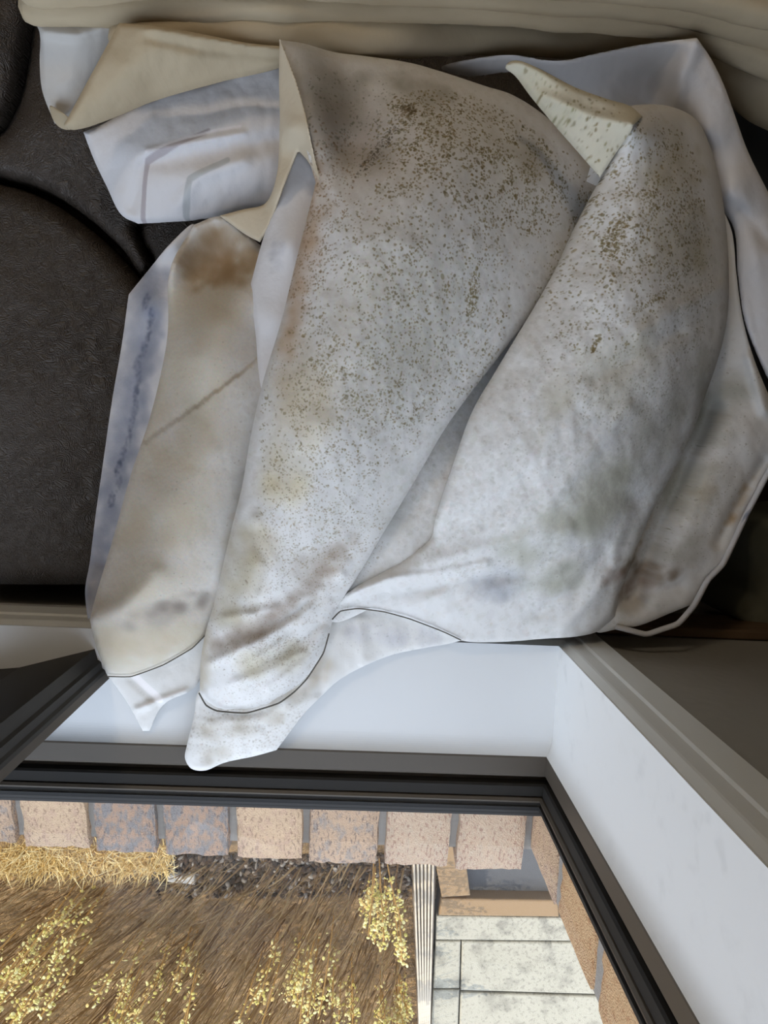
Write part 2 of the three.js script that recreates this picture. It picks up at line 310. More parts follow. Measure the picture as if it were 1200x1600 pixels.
{
  const sill = struct('windowsill'); 
  const zin = zO - 0.05, slope = 0.25, y0 = -0.03;
  const plane = (u, v) => { const d = ray(u, v); const den = d.y - slope * d.z, t = (y0 + slope * (eye.z - zin) - eye.y) / den; return d.multiplyScalar(t).add(eye); };
  const joints = [-190, -78, 30, 143, 250, 363, 478, 598, 710, 828], kinds = ['PINK', 'MIX', 'TAN', 'BLUE', 'BLUE', 'TAN', 'MIX', 'PINK', 'PINK'], ends = [1305, 1310, 1318, 1326, 1330, 1336, 1344, 1347, 1354];
  for (let i = 0; i + 1 < joints.length; i++) {
    const a = plane(joints[i] + 5, 1300), b = plane(joints[i + 1] - 5, 1300), e = plane((joints[i] + joints[i + 1]) / 2, ends[i]), w = a.x - b.x, len = (zin + 0.02 - e.z) * Math.sqrt(1 + slope * slope);
    const m = mesh('brick', brickGeo(w, 0.06, len, i * 7.7), bm[kinds[i]], sill);
    m.rotation.x = -Math.atan(slope);
    const mid = (zin + 0.02 + e.z) / 2; m.position.set((a.x + b.x) / 2, y0 + slope * (mid - zin) - 0.03, mid); m.rotation.y = 0.012 * (i % 3 - 1);
  }
  const q0 = plane(-190, 1300), q1 = plane(845, 1300), zo = plane(500, 1318).z;
  const mo = mesh('mortar_bed', new THREE.BoxGeometry(q0.x - q1.x, 0.05, zin + 0.02 - zo, 20, 1, 4), mortar, sill);
  mo.rotation.x = -Math.atan(slope); mo.position.set((q0.x + q1.x) / 2, y0 + slope * ((zo - zin) / 2) - 0.031, (zo + zin + 0.02) / 2);
  // brick pier at the right of the opening
  const pier = struct('pillar'); const pxX = JX + 0.004;
  const arris = P(845, 1320, -0.06).z;
  for (let k = 0; k < 8; k++) {
    const h = 0.112, y = -0.055 + k * 0.125, m = mesh('brick', brickGeo(0.1, h, zin + 0.01 - arris, 60 + k * 3.3), bm[k === 0 ? 'TAN' : 'ORANGE'], pier);
    m.position.set(pxX - 0.05, y + h / 2, (zin + 0.01 + arris) / 2 + 0.003 * (k % 2));
  }
  mesh('mortar_bed', box(pxX - 0.1, pxX - 0.004, -0.06, 0.95, zin + 0.01, arris + 0.004), mortar, pier);
  // ground
  const soil = noiseTex(512, (x, y) => { const a = tile((p, q) => fbm2(p * 8, q * 8, 5), x, y), b = tile((p, q) => fbm2(p * 46, q * 46, 2), x, y); const k = 1 + 0.5 * a + 0.35 * b; return [150 * k, 124 * k, 90 * k].map((v) => clamp(v, 0, 255)); });
  const gg = new THREE.PlaneGeometry(14, 9, 140, 90).rotateX(-Math.PI / 2).translate(1, GY, OUT - 4.4), gp = gg.attributes.position;
  for (let i = 0; i < gp.count; i++) gp.setY(i, GY + 0.012 * fbm2(gp.getX(i) * 4, gp.getZ(i) * 4, 3) - 0.012);
  gg.computeVertexNormals(); struct('ground', planarUV(gg, 1), std({ map: rep(soil, 1.4, 1.4), roughness: 1, bumpMap: rep(grainBump, 5, 5), bumpScale: 0.006 }));
  // concrete path of scored slabs
  const conc = noiseTex(512, (x, y) => { const a = tile((p, q) => fbm2(p * 5, q * 5, 5), x, y), b = tile((p, q) => fbm2(p * 34, q * 34, 3), x, y), k = 1 - 0.16 * sstep(-0.05, 0.4, a) - 0.16 * sstep(0.0, 0.4, b) + 0.06 * b; return [174 * k, 169 * k, 154 * k]; });
  const concM = std({ map: rep(conc, 2.2, 2.2), roughness: 0.95, bumpMap: rep(grainBump, 8, 8), bumpScale: 0.002 }), shadedConcM = std({ color: 0x5a5a5c, roughness: 0.95, bumpMap: rep(grainBump, 8, 8), bumpScale: 0.002 });
  const kerbM = std({ color: 0x93795a, roughness: 0.9, bumpMap: rep(grainBump, 8, 8), bumpScale: 0.001 });
  const SY = GY + 0.05, path = struct('pavement');
  const slabAt = (name, q, mat, top, parent, th = 0.09) => {
    const s = new THREE.Shape(q.map(([u, v]) => { const p = P(u, v, top); return new THREE.Vector2(p.x, -p.z); }));
    const g = new THREE.ExtrudeGeometry(s, { depth: th - 0.008, bevelEnabled: true, bevelThickness: 0.004, bevelSize: 0.004, bevelOffset: -0.004, bevelSegments: 2 }).rotateX(-Math.PI / 2).translate(0, top - th + 0.004, 0);
    return mesh(name, planarUV(g, 1), mat, parent);
  };
  slabAt('paving_slab', [[682, 1431], [1010, 1436], [1020, 1472], [681, 1469]], concM, SY, path);
  slabAt('paving_slab', [[681, 1471], [720, 1471], [718, 1545], [677, 1545]], concM, SY, path);
  slabAt('paving_slab', [[722, 1471], [1020, 1474], [1035, 1557], [720, 1548]], concM, SY + 0.001, path);
  slabAt('paving_slab', [[677, 1547], [718, 1547], [714, 1660], [670, 1660]], concM, SY, path);
  slabAt('paving_slab', [[720, 1551], [1035, 1560], [1060, 1680], [716, 1670]], concM, SY + 0.002, path);
  slabAt('paving_slab', [[670, 1662], [1070, 1684], [1110, 1900], [650, 1900]], concM, SY, path);
  slabAt('paving_slab', [[700, 1250], [960, 1250], [970, 1402], [735, 1399]], shadedConcM, SY - 0.03, path);  // concrete in the wall's shade, the darkness put into its colour
  slabAt('kerb_stone', [[672, 1300], [722, 1300], [735, 1400], [690, 1403]], kerbM, SY + 0.012, path);
  slabAt('kerb_stone', [[690, 1404], [872, 1407], [874, 1433], [686, 1431]], kerbM, SY + 0.006, path);
  // ribbed pale edging strip beside the path
  const strip = group('edging_strip', V(0, 0, 0)); tag(strip, 'pale ribbed edging strip between the weeds and the concrete path', 'edging');
  const ribM = std({ color: 0xcfc2ae, roughness: 0.7 }), ribD = std({ color: 0x8d7f70, roughness: 0.8 });
  slabAt('backing', [[643, 1330], [682, 1330], [671, 1680], [657, 1680]], ribD, SY - 0.004, strip, 0.08);
  for (let k = 0; k < 6; k++) { const a = k / 6, f = (t, w) => [[644 + 38 * t, 1330], [644 + 38 * (t + w), 1330], [658 + 12 * (t + w), 1680], [658 + 12 * t, 1680]]; slabAt('slat', f(a, 0.105), ribM, SY + 0.008, strip, 0.02); }
  const bit = slabAt('stick', [[260, 1371], [268, 1368], [292, 1371], [303, 1369], [304, 1384], [292, 1382], [268, 1380], [261, 1379]], std({ color: 0xdcd9d2, roughness: 0.6 }), GY + 0.02, scene, 0.03);
  tag(bit, 'short white stick lying on the brown ground below the brick sill', 'stick');
}
// ------------------------------------------------------------------ rubble, dry grass and weeds outside
{
  const inst = (name, geo, mat, n, place, label, cat, colors) => {
    const im = new THREE.InstancedMesh(geo, mat, n), d = new THREE.Object3D(), c = new THREE.Color();
    for (let i = 0; i < n; i++) { place(d, i); d.updateMatrix(); im.setMatrixAt(i, d.matrix); if (colors) im.setColorAt(i, c.set(colors[Math.floor(rnd() * colors.length)])); }
    im.name = numbered(name); scene.add(im); shade(im); tag(im, label, cat, null, 'stuff'); return im;
  };
  const bladeGeo = (h, w, bend) => {
    const pos = [], idx = []; for (let i = 0; i <= 4; i++) { const t = i / 4, ww = w * (1 - t * 0.85); pos.push(-ww, h * t, bend * t * t, ww, h * t, bend * t * t); if (i < 4) { const a = 2 * i; idx.push(a, a + 1, a + 2, a + 1, a + 3, a + 2); } }
    const g = new THREE.BufferGeometry(); g.setAttribute('position', new THREE.Float32BufferAttribute(pos, 3)); g.setIndex(idx); g.computeVertexNormals(); return g;
  };
  const dry = std({ color: 0xffffff, roughness: 0.9 });
  inst('dry_grass', bladeGeo(0.26, 0.0018, 0.04), dry, 5000, (d) => {
    const p = P(rr(-260, 640), rr(1340, 1900), GY); d.position.copy(p); d.rotation.set(rr(-0.12, 0.1), rr(-0.7, 0.7), rr(-0.42, -0.12)); d.scale.set(rr(0.6, 1.5), rr(0.3, 1.1), 1);
  }, 'long dry brown grass on the ground outside the window', 'grass', [0xb29a74, 0x9f8662, 0xc2ab84, 0x8c7354, 0xcebb96]);
  const stone = new THREE.IcosahedronGeometry(0.0085, 1);
  inst('rubble', stone, std({ color: 0xffffff, roughness: 1 }), 900, (d) => {
    const p = P(rr(230, 645), 1340 + 62 * Math.pow(rnd(), 1.6), GY); d.position.copy(p); d.rotation.set(rr(0, 6), rr(0, 6), rr(0, 6)); d.scale.set(rr(0.3, 1.2), rr(0.3, 0.8), rr(0.3, 1.2));
  }, 'dark rubble and soil crumbs lying along the foot of the brick sill', 'rubble', [0x4c3c30, 0x5c4a3a, 0x3e3228, 0x6b5a48, 0x564638, 0x7a6a5a, 0xa9a198]);
  inst('dry_grass', bladeGeo(0.045, 0.0018, 0.02), dry, 2000, (d) => {
    const t = rnd(), p = P(-60 + 330 * t, rr(1318, 1362), GY + 0.1); d.position.copy(p); d.rotation.set(rr(-0.9, 0.9), rr(0, 6.28), rr(-0.9, 0.9)); d.scale.set(1, rr(0.4, 1.1), 1);
  }, 'short golden grass tufts in the sun beside the brick sill', 'grass', [0xecd59a, 0xdfc284, 0xf3e4b4, 0xd2b274]);
  // weeds: stem + leaves, one plant each
  const stemM = std({ color: 0xd0a868, roughness: 0.9 }), leafM = [0xd6cc84, 0xc2b562, 0xe0d69a, 0xc9ae6c].map((c) => std({ color: c, roughness: 0.7 }));
  const lg = new THREE.SphereGeometry(1, 6, 4).scale(0.0042, 0.0014, 0.0032);
  // [u, v of the root, spread in px, number of stems, height, leaves per stem, lean, label]
  const weeds = [
    [125, 1410, 56, 14, 0.4, 60, 0.12, 'large bushy sunlit weed with dense pale yellow leaves, tallest on the left'],
    [240, 1480, 44, 10, 0.3, 44, 0.04, 'sunlit yellow weed just right of the large bushy one, thinner leaves'],
    [40, 1500, 34, 6, 0.26, 34, 0.16, 'small leafy weed at the edge beside the large bushy weed'],
    [322, 1465, 28, 5, 0.28, 18, -0.03, 'wispy weed with few leaves in the middle of the dry grass'],
    [430, 1460, 30, 5, 0.3, 26, 0.06, 'thin weed with golden bare stems, left of the twin bushy weeds'],
    [495, 1450, 36, 9, 0.34, 44, 0.02, 'bushy weed in open dry grass, left of the one by the edging strip'],
    [546, 1505, 18, 4, 0.22, 26, 0.03, 'low weed between the two bushy weeds near the edging strip'],
    [600, 1360, 26, 10, 0.32, 56, -0.02, 'tall yellow weed growing against the pale ribbed edging strip'],
    [610, 1520, 20, 9, 0.26, 56, -0.03, 'dense golden weed lower down along the ribbed edging strip']];
  for (const [u, v, sp, ns, h, nl, lean, label] of weeds) {
    const b = P(u, v, GY), w = group('weed_plant', b), leaves = [[], [], [], []], m = sp / 720;
    for (let s = 0; s < ns; s++) {
      const hh = h * rr(0.45, 1), o = V(rr(-m, m), 0, rr(-m, m)), dx = lean * hh + rr(-0.02, 0.02), dz = rr(-0.04, 0.02);
      const cur = new THREE.CatmullRomCurve3([o, V(o.x + dx * 0.3, hh * 0.4, o.z + dz * 0.3), V(o.x + dx * 0.65, hh * 0.75, o.z + dz * 0.7), V(o.x + dx, hh, o.z + dz)]);
      mesh('stem', new THREE.TubeGeometry(cur, 10, 0.0016, 5), stemM, w);
      for (let k = 0; k < nl; k++) {
        const t = Math.sqrt(rr(0.04, 1)), p = cur.getPoint(t), g = lg.clone(), sc = rr(0.5, 1.3);
        g.scale(sc, sc, sc); g.rotateX(rr(-0.9, 0.9)); g.rotateZ(rr(-0.9, 0.9)); g.rotateY(rr(0, 6)); g.translate(p.x + rr(-0.013, 0.013), p.y + rr(-0.01, 0.01), p.z + rr(-0.013, 0.013)); leaves[Math.floor(rnd() * 4)].push(g);
      }
    }
    leaves.forEach((l, i) => { if (l.length) mesh('foliage', mergeGeometries(l), leafM[i], w).userData.kind = 'stuff'; });
    tag(w, label, 'weed', 'sunlit weeds outside the window');
  }
}

// ------------------------------------------------------------------ cloth textures (world metres, seen flat)
const X0 = -0.48, Z0 = -0.26, EXT = 0.84;                         // the square of cloth that carries stains and painted shade
let stainShadeH = 0.12;                                                // height of the cloth being painted
const stainShadeAt = (u, v, h = stainShadeH) => { const p = P(u, v, h); return [(p.x - X0) / EXT, (p.z - Z0) / EXT]; };
function stainedAndShaded(size, base, paint) {
  const t = canvasTex(size, size, (c) => {
    c.fillStyle = base; c.fillRect(0, 0, size, size);
    const S = size / EXT;                                        // pixels per metre
    const blob = (u, v, ru, rv, ang, col, al) => {               // soft patch of stain and painted shade with a torn edge, sizes in photo px
      const [a, b] = stainShadeAt(u, v), k = S / 1850, n = 26;
      for (let i = 0; i < n; i++) {
        const t0 = rnd() * 6.283, q = Math.sqrt(rnd()) * 0.75, du = Math.cos(t0) * q * ru, dv = Math.sin(t0) * q * rv, cs = Math.cos(ang), sn = Math.sin(ang);
        const x = a * size - (du * cs - dv * sn) * k, y = b * size - (du * sn + dv * cs) * k, r = Math.min(ru, rv) * rr(0.35, 0.75) * k;
        const g = c.createRadialGradient(x, y, 0, x, y, r); g.addColorStop(0, `rgba(${col},${al * 0.22})`); g.addColorStop(1, `rgba(${col},0)`); c.fillStyle = g; c.fillRect(x - r, y - r, 2 * r, 2 * r);
      }
    };
    const spots = (u, v, ru, rv, ang, n, sz, col, al, clump = 0.1) => {
      const k = S / 1850, cs = Math.cos(ang), sn = Math.sin(ang);
      for (let i = 0; i < n * 2; i++) {
        let t0 = rnd() * 6.283, q = Math.pow(rnd(), 0.62), du = Math.cos(t0) * q * ru, dv = Math.sin(t0) * q * rv;
        const uu = u + du * cs - dv * sn, vv = v + du * sn + dv * cs; if (n2(uu / 42, vv / 42) + 0.5 * n2(uu / 13, vv / 13) < clump - 0.1 - 0.9 * rnd()) continue;
        const [a, b] = stainShadeAt(uu, vv), r = sz * 0.62 * rr(0.4, 1.2) * (rnd() < 0.03 ? 1.6 : 1) * k;
        const jit = rr(0.82, 1.18), warm = rr(0.95, 1.07); c.fillStyle = `rgba(${col.map((x, i) => Math.round(x * jit * (i ? 1 : warm))).join(',')},${al * 0.86 * rr(0.45, 1)})`;
        c.beginPath(); c.ellipse(a * size, b * size, r * rr(0.7, 1.5), r * rr(0.6, 1), rnd() * 3.14, 0, 6.3); c.fill();
      }
    };
    paint({ c, blob, spots, S, size, at: (h) => { stainShadeH = h; }, line: (pts, w, col) => { c.strokeStyle = col; c.lineWidth = w * S / 1850; c.lineJoin = 'round'; c.lineCap = 'round'; c.beginPath(); pts.forEach(([u, v], i) => { const [a, b] = stainShadeAt(u, v); i ? c.lineTo(a * size, b * size) : c.moveTo(a * size, b * size); }); c.stroke(); } });
  });
  t.flipY = false; t.offset.set(-X0 / EXT, -Z0 / EXT); t.repeat.set(1 / EXT, 1 / EXT); return t;
}
const SP = [112, 98, 62], SPB = [118, 92, 62], SPG = [92, 92, 74];
const liningTex = stainedAndShaded(2048, '#d9d7d4', ({ blob, spots, at }) => {
  at(0.14);
  // fine mottling everywhere, then broad soil and painted shade
  spots(600, 640, 620, 640, 0, 4200, 11, [176, 170, 156], 0.1, -9); spots(900, 700, 300, 300, 0, 2600, 6, [150, 146, 132], 0.14, 0.2); spots(600, 600, 620, 640, 0, 4000, 4, [168, 160, 144], 0.16, 0.1); spots(900, 760, 280, 240, 0, 1500, 8, [240, 240, 242], 0.16, 0.1);
  blob(520, 150, 90, 60, 0.3, '120,112,98', 0.8); blob(640, 120, 120, 40, 0.1, '112,106,88', 0.7); blob(560, 210, 80, 70, 0, '128,120,108', 0.6);  // grey shade of the hollow at the fold's top, painted in
  blob(490, 330, 34, 90, 0.25, '150,118,84', 0.6); blob(475, 430, 30, 90, 0.2, '158,122,88', 0.55); blob(450, 560, 34, 60, 0.2, '176,150,118', 0.4); blob(470, 640, 60, 80, 0.2, '204,184,140', 0.6); blob(440, 740, 50, 60, 0.1, '206,188,140', 0.55); blob(520, 600, 120, 90, 0, '176,166,150', 0.4);
  blob(400, 860, 40, 60, 0, '196,178,132', 0.45); blob(480, 900, 60, 40, -0.7, '150,136,122', 0.55); blob(400, 1000, 80, 30, -0.6, '138,124,112', 0.5); blob(450, 960, 90, 22, -0.7, '122,106,92', 0.6); blob(370, 960, 40, 80, 0.2, '178,164,138', 0.5);
  blob(650, 480, 130, 140, 0, '176,168,154', 0.35); blob(820, 200, 90, 50, 0.6, '150,138,116', 0.5); blob(1040, 250, 60, 90, 0.2, '164,156,130', 0.55); blob(1100, 320, 30, 140, -0.1, '150,136,98', 0.6); blob(1060, 400, 80, 90, 0, '168,162,142', 0.4);
  blob(960, 580, 60, 80, 0.5, '178,170,148', 0.5); blob(880, 600, 30, 60, 0.4, '182,174,152', 0.4); blob(1040, 640, 70, 90, 0.4, '164,158,146', 0.5); blob(900, 820, 110, 50, -0.3, '164,160,138', 0.55); blob(960, 760, 70, 70, 0, '170,166,146', 0.5); blob(820, 940, 60, 40, 0.2, '138,142,150', 0.5); blob(880, 930, 60, 40, 0, '170,168,148', 0.45);
  blob(620, 830, 40, 60, 0, '178,176,172', 0.4); blob(640, 560, 60, 60, 0, '172,164,150', 0.3); blob(1050, 915, 34, 20, 0, '86,66,42', 0.9); blob(1010, 930, 50, 20, -0.1, '120,90,72', 0.6); blob(1110, 600, 40, 90, 0.2, '138,134,118', 0.6); blob(1160, 800, 20, 70, 0.4, '160,132,94', 0.6); blob(1150, 640, 50, 70, 0.1, '150,146,130', 0.5); blob(1120, 790, 50, 80, 0.3, '168,162,146', 0.4);
  for (const [u, v] of [[492, 300], [485, 340], [478, 380], [470, 420], [464, 460], [456, 500], [448, 540]]) blob(u, v, 22, 30, 0.2, '158,122,84', 0.55);
  at(0.08); for (const [u, v] of [[500, 900], [470, 930], [440, 955], [410, 975], [375, 990], [345, 1010], [520, 880], [540, 850]]) blob(u, v, 40, 20, -0.65, '136,118,100', 0.6); for (const [u, v] of [[370, 900], [350, 960], [385, 850], [400, 1040], [450, 1040]]) blob(u, v, 40, 40, 0, '172,160,132', 0.6); spots(430, 1000, 120, 110, -0.4, 700, 1.8, [130, 116, 98], 0.5, -0.1); spots(500, 840, 100, 90, 0.3, 500, 1.9, [132, 116, 88], 0.55, -0.1); at(0.14);
  // left panel: buff
  at(0.075);
  for (let v = 400; v < 1050; v += 26) for (let k = 0; k < 5; k++) { const u = 330 - (v - 400) * 0.2 + (k - 2) * 34 + rr(-10, 10); if (u < 385 - (v - 600) * 0.15) blob(u, v + rr(-10, 10), 52, 46, 0.2, '188,172,148', 0.26); }
  at(0.05); blob(290, 940, 50, 24, -0.3, '112,102,94', 1); blob(240, 960, 70, 30, -0.2, '134,124,114', 0.9); blob(230, 1010, 70, 30, -0.2, '170,154,132', 0.9); blob(180, 1000, 40, 50, 0, '182,164,138', 0.7); at(0.075); blob(340, 410, 70, 36, 0, '150,118,80', 0.9);  // grey blobs paint shading near the fold tip, the brown one its hollow
  blob(300, 660, 30, 60, 0, '170,164,148', 0.4); blob(370, 780, 24, 90, 0.15, '150,144,136', 0.4);
  for (const [u, v] of [[325, 352], [345, 365], [375, 375], [300, 375], [285, 405], [320, 395], [355, 400], [395, 405], [300, 430], [340, 425], [375, 430]]) blob(u, v, 32, 24, -0.1, '138,110,74', 0.7);  // brown shade of the dip above the crease, painted on
  at(0.035); for (let u = 165; u < 330; u += 22) for (let v = 985; v < 1070; v += 20) blob(u, v, 30, 26, 0, '190,176,154', 0.42);
  at(0.06); blob(1040, 905, 44, 24, -0.2, '96,74,50', 1.2); blob(1090, 760, 40, 90, 0.35, '150,144,126', 0.9); blob(1130, 640, 46, 90, 0.15, '140,138,124', 1); blob(1160, 790, 18, 80, 0.45, '150,116,74', 0.9); blob(1020, 840, 16, 70, 0.35, '152,124,92', 0.9); blob(1010, 930, 50, 20, -0.2, '136,110,92', 0.9); blob(1070, 860, 50, 40, 0, '150,144,130', 0.8); spots(1110, 720, 70, 180, 0.25, 240, 2, [120, 114, 94], 0.45);
  at(0.11); blob(860, 850, 110, 50, -0.3, '158,156,136', 0.9); blob(960, 780, 60, 80, 0.3, '160,156,138', 0.8); blob(900, 920, 60, 40, 0, '160,158,142', 0.9); blob(780, 940, 60, 30, 0.2, '150,150,156', 0.7); blob(1020, 690, 50, 80, 0.35, '158,154,142', 0.8); blob(840, 640, 30, 70, 0.5, '176,168,150', 0.7); blob(960, 560, 40, 70, 0.6, '176,166,146', 0.6);
  at(0.15);
  // mould specks
  spots(760, 230, 170, 110, 0.45, 1500, 2.7, SP, 0.85); spots(640, 220, 70, 110, 0.3, 420, 2.6, SP, 0.85); spots(640, 480, 170, 190, 0.3, 1700, 2.5, SP, 0.72); spots(500, 330, 46, 160, 0.2, 520, 2.3, SPB, 0.7); spots(470, 640, 70, 150, 0.15, 460, 2.4, SP, 0.6); spots(560, 640, 110, 110, 0.5, 620, 2.4, SP, 0.6); spots(500, 800, 110, 110, 0.4, 620, 2.2, [128, 114, 84], 0.6); spots(430, 930, 100, 90, -0.5, 420, 2, [132, 118, 100], 0.45); spots(400, 1060, 80, 36, 0, 320, 2, [128, 116, 98], 0.5);
  spots(560, 170, 90, 90, 0, 260, 2.4, SPG, 0.6); spots(830, 330, 80, 120, 0.5, 200, 2.4, SP, 0.6);
  spots(1020, 330, 100, 150, 0.2, 950, 2.5, SP, 0.8); spots(960, 420, 90, 150, 0.4, 520, 2.5, SP, 0.75); spots(1090, 420, 50, 130, 0, 420, 2.3, [110, 104, 78], 0.6); spots(900, 220, 80, 40, 0.6, 60, 2.8, SP, 0.7); spots(960, 570, 120, 100, 0.5, 520, 2.2, [118, 110, 84], 0.5); spots(1040, 640, 70, 110, 0.3, 420, 2, [124, 120, 102], 0.4); spots(860, 660, 90, 100, 0.5, 120, 2, [128, 122, 104], 0.4);
  spots(400, 1150, 110, 40, 0, 180, 2, [140, 130, 116], 0.35); spots(830, 900, 160, 60, 0, 260, 2, [128, 126, 118], 0.3); spots(280, 760, 90, 260, 0.2, 120, 2, [128, 116, 94], 0.35); spots(720, 570, 50, 120, 0.6, 120, 2.2, [110, 104, 92], 0.5);
  at(0.16);
  // streaks and single marks
  spots(590, 225, 10, 60, 0.62, 90, 2.4, [84, 76, 62], 0.8, -9); spots(640, 150, 14, 12, 0, 40, 3.4, [96, 82, 56], 0.8, -9); spots(929, 540, 4, 14, 0.5, 30, 2.6, [112, 96, 60], 0.8, -9); spots(960, 370, 16, 40, 0.4, 120, 2.4, SP, 0.8, -9); spots(745, 450, 10, 40, 0.1, 90, 2.4, SP, 0.8, -9); spots(1020, 470, 50, 7, -0.5, 60, 2.2, SP, 0.6, -9);
});
const weaveBump = noiseTex(256, (x, y) => { const v = 128 + 110 * tile((a, b) => fbm2(a * 9, b * 9, 4), x, y); return [clamp(v, 0, 255), clamp(v, 0, 255), clamp(v, 0, 255)]; }, false);
const cloth = (o) => new THREE.MeshPhysicalMaterial({ roughness: 0.85, side: THREE.DoubleSide, bumpMap: rep(weaveBump, 12, 12), bumpScale: 0.0004, ...o });
const lining = cloth({ map: liningTex });
const whiteTex = stainedAndShaded(1024, '#dddbdc', ({ blob, line, at }) => {
  at(0.012);
  blob(300, 240, 160, 60, -0.2, '200,198,204', 0.4); blob(1000, 120, 90, 40, 0, '190,184,184', 0.4);
  for (let v = 430; v < 960; v += 22) { blob(246 - (v - 430) * 0.2 + rr(-8, 8), v, 40, 30, 0.15, '132,138,156', 0.8); blob(222 - (v - 430) * 0.2 + rr(-8, 8), v, 34, 30, 0.15, '152,156,170', 0.5); }; for (let v = 470; v < 800; v += 24) blob(232 - (v - 470) * 0.19 + rr(-7, 7), v, 9, 22, 0.2, '62,70,90', rr(0.5, 1.2)); at(0.05);  // blue-grey shade of the sloping side face painted into the cloth
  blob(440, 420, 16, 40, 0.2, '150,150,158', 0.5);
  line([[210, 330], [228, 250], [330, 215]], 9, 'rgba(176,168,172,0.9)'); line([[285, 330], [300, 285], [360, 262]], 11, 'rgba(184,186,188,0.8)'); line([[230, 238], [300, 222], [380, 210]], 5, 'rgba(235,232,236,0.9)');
});
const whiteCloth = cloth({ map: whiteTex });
const hemTex = stainedAndShaded(1024, '#dedcd8', ({ blob, spots, line, at }) => {
  at(0.025);
  spots(400, 1150, 120, 60, 0, 380, 2.4, [150, 138, 122], 0.45); for (const [u, v] of [[330, 1140], [380, 1130], [430, 1110], [470, 1080], [500, 1040], [340, 1180]]) blob(u, v, 40, 26, -0.3, '178,168,152', 0.8); spots(400, 1140, 110, 60, -0.3, 500, 2.2, [150, 140, 126], 0.4, -0.2); for (const [u, v] of [[560, 990], [620, 1000], [670, 1000]]) blob(u, v, 36, 24, 0.2, '188,186,190', 0.7); blob(600, 990, 60, 24, 0.2, '190,188,192', 0.6); spots(600, 990, 90, 40, 0, 140, 2.2, [150, 146, 142], 0.35); blob(500, 1050, 24, 40, 0, '190,170,144', 0.5);
  line([[206, 1060], [245, 1098]], 16, 'rgba(238,234,232,0.9)'); line([[215, 1108], [285, 1082]], 4, 'rgba(226,220,216,0.9)');
});
const hemCloth = cloth({ map: hemTex });
const flapTex = stainedAndShaded(1024, '#d2cbb6', ({ spots, blob, at }) => { at(0.165); spots(890, 180, 110, 60, 0.7, 110, 2.8, SP, 1, -9); blob(860, 150, 60, 30, 0.6, '190,182,150', 0.6); spots(890, 180, 120, 60, 0.7, 200, 4, [190, 182, 160], 0.2, -9); });
const flapCloth = cloth({ map: flapTex });
const stitchShadeM = std({ color: 0x5a564e, roughness: 0.9 });
const beigeTex = noiseTex(512, (x, y) => { const a = tile((p, q) => fbm2(p * 4, q * 9, 4), x, y); return [186 + 14 * a, 170 + 15 * a, 142 + 16 * a]; });
const beigeCloth = cloth({ map: rep(beigeTex, 2, 2) });

